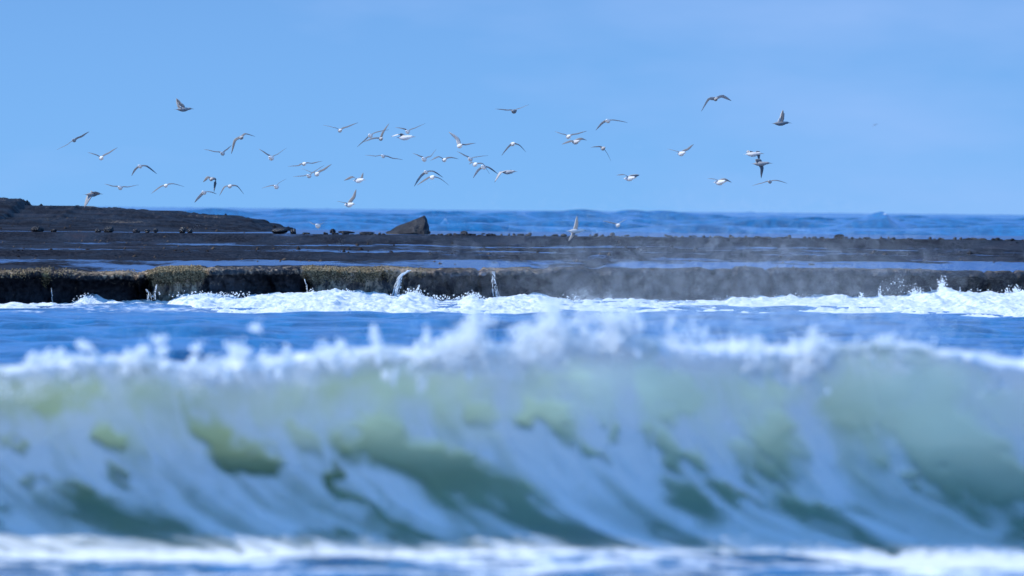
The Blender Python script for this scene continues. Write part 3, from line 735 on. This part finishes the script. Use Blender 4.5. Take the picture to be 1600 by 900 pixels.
def bird(b, L_, R_, f, label, tl=-18, tr=-18, bw=1.0, d=240, dark=0.0, chord=1.0, pitch=0.0):
    """b body pixel; L_, R_ = (wrist, tip) pixels; f heading (x right, y away); tl/tr wing twist in degrees: negative shows the dark upper side"""
    k = d / FPX; dark = dark * .75
    o0 = at(b[0], b[1], d)
    fw = Vector((f[0], f[1], pitch)).normalized(); up = Vector((0, 0, 1)); side = fw.cross(up).normalized(); up = side.cross(fw)
    V, F, DK = [], [], []
    # body: rings from tail tip to head, one spindle with a rounded head
    bl = .20 * bw
    prof = [(-1.25, .05, .012, 0, 0), (-1.05, .10, .016, 0, 0), (-.8, .20, .09, .0, 0), (-.5, .34, .30, 0, 0), (-.1, .44, .44, -.02, 0), (.3, .42, .42, 0, 0), (.6, .30, .31, .05, 0), (.75, .235, .25, .09, 0), (.95, .22, .235, .12, 0), (1.1, .14, .15, .12, 0), (1.18, .03, .03, .11, 0)]
    ns = 10
    for t, wx, wz, oz, _ in prof:
        for q in range(ns):
            a = 2 * math.pi * q / ns
            p = fw * (t * bl) + side * (wx * .70 * bl * math.cos(a)) + up * (wz * .72 * bl * math.sin(a) + oz * bl)
            V.append(p); 
            DK.append(dark if dark > .5 else (min(1, max(dark, .6 if (math.sin(a) > .9 and t < .5) else 0.0))))
    for i in range(len(prof) - 1):
        for q in range(ns): F.append((i * ns + q, i * ns + (q + 1) % ns, (i + 1) * ns + (q + 1) % ns, (i + 1) * ns + q))
    F.append(tuple(range(ns))[::-1]); F.append(tuple((len(prof) - 1) * ns + q for q in range(ns)))
    # wings
    rr = np.random.default_rng(int(b[0] * 7 + b[1]))
    for (W, sgn, tw) in ((L_, -1, tl), (R_, 1, tr)):
        if W is None: continue
        wr, tp = [Vector(((p[0] - b[0]) * k, 0, -(p[1] - b[1]) * k)) for p in W[:2]]
        dep = rr.uniform(-.06, .06); wr.y += dep; tp.y += dep * 2 + fw.y * -.08
        rt = Vector((0, 0, .02))
        root = rt + (wr - rt) * .08
        cs = catmull([root, rt.lerp(wr, .5) + Vector((0, 0, .012)), wr, wr.lerp(tp, .55) + Vector((0, 0, .006)), tp], 9)
        ch = [.115, .12, .118, .112, .108, .092, .070, .042, .010]
        base = len(V)
        for i, p in enumerate(cs):
            p = Vector(p)
            tan = (Vector(cs[min(i + 1, 8)]) - Vector(cs[max(i - 1, 0)])).normalized()
            outw = tan
            cv = (fw - outw * fw.dot(outw))
            if cv.length < .2: cv = Vector((0, -1, 0)) - outw * (-outw.y)
            cv.normalize()
            nrm = cv.cross(outw) if sgn < 0 else outw.cross(cv)     # wing's upper normal
            nrm.normalize()
            if nrm.z < 0 and abs(f[0]) < .8: nrm = -nrm
            a = R(tw); c2 = cv * math.cos(a) + nrm * math.sin(a); n2 = nrm * math.cos(a) - cv * math.sin(a)
            c_ = ch[i] * chord; th = .009 * (1 - i / 11)
            sweep = -.02 * max(0, i - 4) * .5
            q = p + c2 * sweep
            V += [q + c2 * c_ * .45, q + c2 * .25 * c_ + n2 * th, q - c2 * .3 * c_ + n2 * th * .6, q - c2 * c_ * .55, q - c2 * .3 * c_ - n2 * th * .4, q + c2 * .3 * c_ - n2 * th]
            tipd = .9 if i >= 8 else 0.0
            un = max(tipd, 0.0 if tw > 25 else dark * .8, .04)
            DK += [.45, .9, .9, .5 if tw < 10 else .1, un, un]
        for i in range(8):
            for q in range(6): F.append((base + i * 6 + q, base + i * 6 + (q + 1) % 6, base + (i + 1) * 6 + (q + 1) % 6, base + (i + 1) * 6 + q))
        F.append(tuple(base + q for q in range(6))); F.append(tuple(base + 48 + q for q in range(6)))
    me = bpy.data.meshes.new('seabird'); me.from_pydata([tuple(v) for v in V], [], F)
    bm = bmesh.new(); bm.from_mesh(me); bmesh.ops.recalc_face_normals(bm, faces=bm.faces[:]); bm.to_mesh(me); bm.free()
    a = me.attributes.new('dark', 'FLOAT', 'POINT'); a.data.foreach_set('value', np.array(DK, np.float32))
    me.polygons.foreach_set('use_smooth', [True] * len(me.polygons)); me.materials.append(M_BIRD)
    o = bpy.data.objects.new('seabird', me); C.objects.link(o); o.location = o0
    tag(o, label, 'seabird', 'flock of seabirds over the reef')
    # bill
    tip = fw * (1.62 * bl) + up * (.07 * bl); bs = fw * (1.12 * bl) + up * (.11 * bl)
    Vb = [tip] + [bs + side * (.035 * bl * math.cos(q * 1.2566) * 1.3) + up * (.05 * bl * math.sin(q * 1.2566)) for q in range(5)]
    mb = bpy.data.meshes.new('bill'); mb.from_pydata([tuple(v) for v in Vb], [], [(0, 1 + q, 1 + (q + 1) % 5) for q in range(5)] + [(5, 4, 3, 2, 1)]); mb.materials.append(M_BILL)
    ob = bpy.data.objects.new('bill', mb); C.objects.link(ob); ob.parent = o
    return o

T_, A_ = (-.2, -1), (.25, -1)     # headings towards the viewer, a little left / right
B = [
 ((286, 171), ((281, 164), (277, 153)), ((283, 166), (279, 158)), (1, .1), 'lone bird high at the left with both wings raised steeply', 40, 40, 1.0, .8, 1.7),
 ((116, 219.5), ((105, 226), (88, 235)), ((127, 213), (139, 204)), T_, 'leftmost bird, banking with wings in one slanting line', -14, 20, .8, .7, 1),
 ((158, 247), ((147, 241), (136, 239)), ((170, 239), (184, 231)), A_, 'white-bellied bird with raised wings, second from the left', -18, -18, 1, 0, 1),
 ((219, 260), ((211, 265), (204, 275)), ((230, 260), (245, 273)), T_, 'bird with drooping wings below and right of the second one', 20, -20, .9, 0, 1),
 ((188, 293.5), ((176, 291), (162, 288)), ((200, 292), (217, 289)), T_, 'bird with nearly level wings just above the left outcrop', -14, -14, 1, 0, 1),
 ((259, 290), ((249, 293), (236, 304)), ((271, 287), (288, 292)), A_, 'bird with long arched wings above the middle of the outcrop', -14, -14, .9, 0, 1),
 ((144, 304), ((139, 309), (134, 325)), ((149, 302), (157, 302)), (1, .2), 'dark bird touching the outcrop skyline with one wing straight down', -40, -30, 1, .8, 1.5),
 ((348, 240), ((335, 237), (318, 234)), ((355, 233), (362, 226)), T_, 'small bird with a long level left wing beside a drooping-winged bird', -12, 10, .9, .3, 1),
 ((377, 215), ((367, 220), (363, 241)), ((384, 209), (399, 214)), A_, 'brown bird with its left wing hanging straight down', -30, -20, .9, .7, 1.1),
 ((424, 247), ((417, 241), (403, 233)), ((433, 241), (448, 231)), T_, 'plump white bird holding its wings in a wide V', -16, -16, 1.15, 0, 1),
 ((330, 280), ((324, 278), (318, 286)), ((337, 281), (336, 300)), A_, 'dark winged bird hunched over a white bird above the outcrop end', -30, -35, .9, .5, 1.2),
 ((319, 301), ((311, 308), (303, 316)), ((330, 300), (339, 304)), T_, 'white bird with drooping wings directly below a dark winged one', 30, -10, 1.0, 0, 1.1),
 ((359, 291), ((350, 293), (343, 307)), ((371, 291), (381, 304)), A_, 'bird with both wings bent sharply down, right of a hunched one', -10, -22, .9, .2, 1),
 ((432, 292), ((424, 290), (408, 295)), ((437, 285), (448, 279)), T_, 'bird with right wing up and left wing low near the horizon', -16, -10, 1, 0, 1),
 ((531, 204), ((521, 199), (504, 196)), ((543, 198), (560, 192)), A_, 'high bird with wings raised in a flat V left of two crossing birds', -10, -18, .9, .2, 1),
 ((579, 212), ((570, 219), (557, 230)), ((590, 206), (608, 203)), T_, 'white bird of the crossing pair, left wing slanting far down', 10, -18, 1, 0, 1),
 ((595, 217), ((581, 217), (569, 223)), ((599, 206), (609, 193)), A_, 'darker bird of the crossing pair, right wing raised steeply', -22, -22, .9, .5, 1),
 ((637, 206), ((629, 201), (617, 200)), ((648, 200), (665, 193)), T_, 'upper bird of the stacked white pair, wings spread wide', -16, -16, .9, 0, 1),
 ((632, 215), ((624, 210), (611, 215)), ((638, 212), (641, 216)), (.8, -.5), 'lower bird of the stacked white pair, body seen side on', -18, -20, 1.2, 0, 1),
 ((599, 244), ((587, 244), (570, 243)), ((613, 247), (630, 250)), T_, 'solitary gliding bird with flat wings in the middle of the flock', -10, -12, .85, 0, 1),
 ((475, 256), ((466, 259), (450, 261)), ((488, 255), (504, 252)), A_, 'bird gliding on shallow tilted wings above an overlapping pair', -14, -14, .9, 0, 1),
 ((483, 275), ((474, 275), (458, 277)), ((494, 266), (507, 258)), T_, 'left bird of the overlapping white pair with raised right wings', -16, -18, 1, 0, 1),
 ((495, 272), ((485, 269), (470, 263)), ((506, 265), (519, 257)), A_, 'right bird of the overlapping white pair, darkest raised right wing', -12, -26, 1.1, 0, 1.1),
 ((560, 282), ((550, 277), (538, 284)), ((565, 279), (569, 270)), (.6, -.8), 'white bird with left wing drooping and right wing raised, above the lowest bird', -20, -12, 1.1, 0, 1),
 ((545, 320), ((539, 317), (526, 315)), ((553, 308), (558, 296)), (.5, -.8), 'bird touching the sea horizon with one wing pointing steeply up', -14, -22, 1.15, 0, 1.1),
 ((718, 228), ((715, 217), (702, 205)), ((728, 226), (744, 224)), A_, 'bird with one bright white wing raised up and left', 40, -18, 1.1, 0, 1.2),
 ((663, 249), ((656, 244), (644, 240)), ((673, 244), (682, 233)), T_, 'white bird with raised wings whose right neighbour almost touches it', -14, -20, 1.1, 0, 1),
 ((694, 250), ((685, 245), (673, 252)), ((704, 246), (717, 249)), A_, 'bird with shallow M-shaped wings right of the near-touching one', -18, -22, .95, 0, 1),
 ((735, 249), ((726, 243), (713, 237)), ((745, 245), (763, 243)), T_, 'upper bird of the tight trio right of centre, wings in wide V', -16, -12, 1.05, .1, 1),
 ((742, 257), ((737, 254), (733, 258)), ((755, 256), (765, 272)), A_, 'middle bird of the tight trio, mostly hidden by its neighbours', -10, -18, 1, 0, 1),
 ((756, 261), ((747, 266), (738, 278)), ((766, 263), (778, 273)), T_, 'lowest bird of the tight trio with both wings drooping', 30, -18, 1.1, 0, 1),
 ((793, 269), ((782, 270), (774, 286)), ((798, 267), (802, 270)), (1, -.4), 'dark headed bird right of the tight trio, left wing hanging', -25, -20, 1, .4, 1),
 ((801, 225), ((794, 230), (783, 243)), ((812, 227), (822, 238)), A_, 'bird with bright drooping left wing and dark drooping right wing', 35, -22, 1.0, 0, 1.1),
 ((666, 269), ((656, 277), (646, 291)), ((678, 268), (692, 278)), T_, 'upper of two drooping-winged birds stacked under the centre', 30, -18, .95, 0, 1),
 ((675, 277), ((666, 280), (652, 291)), ((688, 279), (702, 290)), A_, 'lower of two drooping-winged birds stacked under the centre', -20, -16, 1, 0, 1),
 ((803, 174), ((792, 172), (773, 170)), ((813, 169), (827, 163)), (.3, 1), 'dark bodied bird alone high above the middle of the flock', 18, 14, 1, .9, 1),
 ((497, 353), ((489, 350), (482, 347)), ((502, 350), (508, 347)), T_, 'small low bird skimming over the sea left of the triangular boulder', -10, -10, 1.1, 0, .8),
 ((950, 189), ((941, 192), (930, 203)), ((963, 188), (981, 192)), T_, 'bird with arched wings, highest of the group right of centre', 30, -14, 1, 0, 1),
 ((888, 213.5), ((877, 209), (866, 206)), ((902, 209), (918, 205)), A_, 'white bird with flat V wings right above a brownish bird', -16, -18, 1.05, 0, 1),
 ((899, 222), ((891, 221), (878, 227)), ((909, 217), (917, 220)), (.3, -.6), 'brownish bird with hanging tail under the flat V bird', -18, -30, 1.1, .25, 1.2),
 ((942, 232), ((935, 229), (922, 230)), ((949, 240), (955, 252)), A_, 'small grey bird banking with its right wing pointing down', 20, -14, .9, .6, .9),
 ((983, 279), ((975, 273), (963, 275)), ((992, 275), (1000, 275)), (.6, -.8), 'white bird low in the sky with a blunt dark right wing', -14, -50, 1.15, 0, 1),
 ((1064, 240), ((1056, 236), (1042, 233)), ((1075, 233), (1085, 226)), (.4, -.9), 'white bird with raised dark wings alone right of the middle', -14, -24, 1.15, 0, 1),
 ((1118, 155), ((1107, 155), (1095, 174)), ((1129, 150), (1144, 156)), A_, 'highest bird on the right with bright white wing undersides', 42, 40, .9, .7, 1.2),
 ((1219, 193), ((1222, 185), (1225, 172)), ((1222, 186), (1227, 178)), (1, .1), 'dark bird in profile at the right with one wing raised', 30, 30, 1.1, .9, 1.4),
 ((1176, 241), ((1171, 238), (1167, 240)), ((1185, 238), (1188, 251)), (.9, -.4), 'upper bird of the vertical right pair, white body and bent dark wing', -40, -45, 1.2, 0, 1.2),
 ((1188, 256), ((1185, 251), (1181, 248)), ((1191, 263), (1191, 278)), (1, -.15), 'lower bird of the vertical right pair, dark wing straight down', -40, -60, 1.1, .7, 1.5),
 ((1124, 285), ((1117, 280), (1105, 280)), ((1134, 281), (1143, 286)), (.5, -.8), 'plump white bird low at the right with dark blunt wingtip', -14, -45, 1.3, 0, 1),
 ((1203, 284), ((1191, 286), (1175, 291)), ((1215, 282), (1230, 287)), T_, 'gliding bird with thin shallow wings under the vertical pair', -14, -12, .85, .5, 1),
 ((899, 361), ((901, 350), (903, 338)), ((895, 368), (890, 377)), (.9, .3), 'white bird over the reef with wings held vertically up and down', 60, 60, 1.2, 0, 1.4),
 ((965, 352), ((955, 348), (941, 345)), ((972, 346), (980, 342)), A_, 'pale bird low over the sea at right with raised wings', 14, 14, .95, .1, .9),
]
for i, (b, l, r_, f, lb, tl, tr, bw, dk, chd) in enumerate(B):
    d = 236 + ((i * 37) % 17) * 1.2
    bird(b, l, r_, f, lb, tl, tr, bw, d, dk, chd)
bird((1367, 195), ((1365, 196), (1363, 199)), ((1369, 194), (1372, 195)), T_, 'tiny distant bird alone at the far right of the sky', -14, -14, 1.0, 900, .6, 1.6)
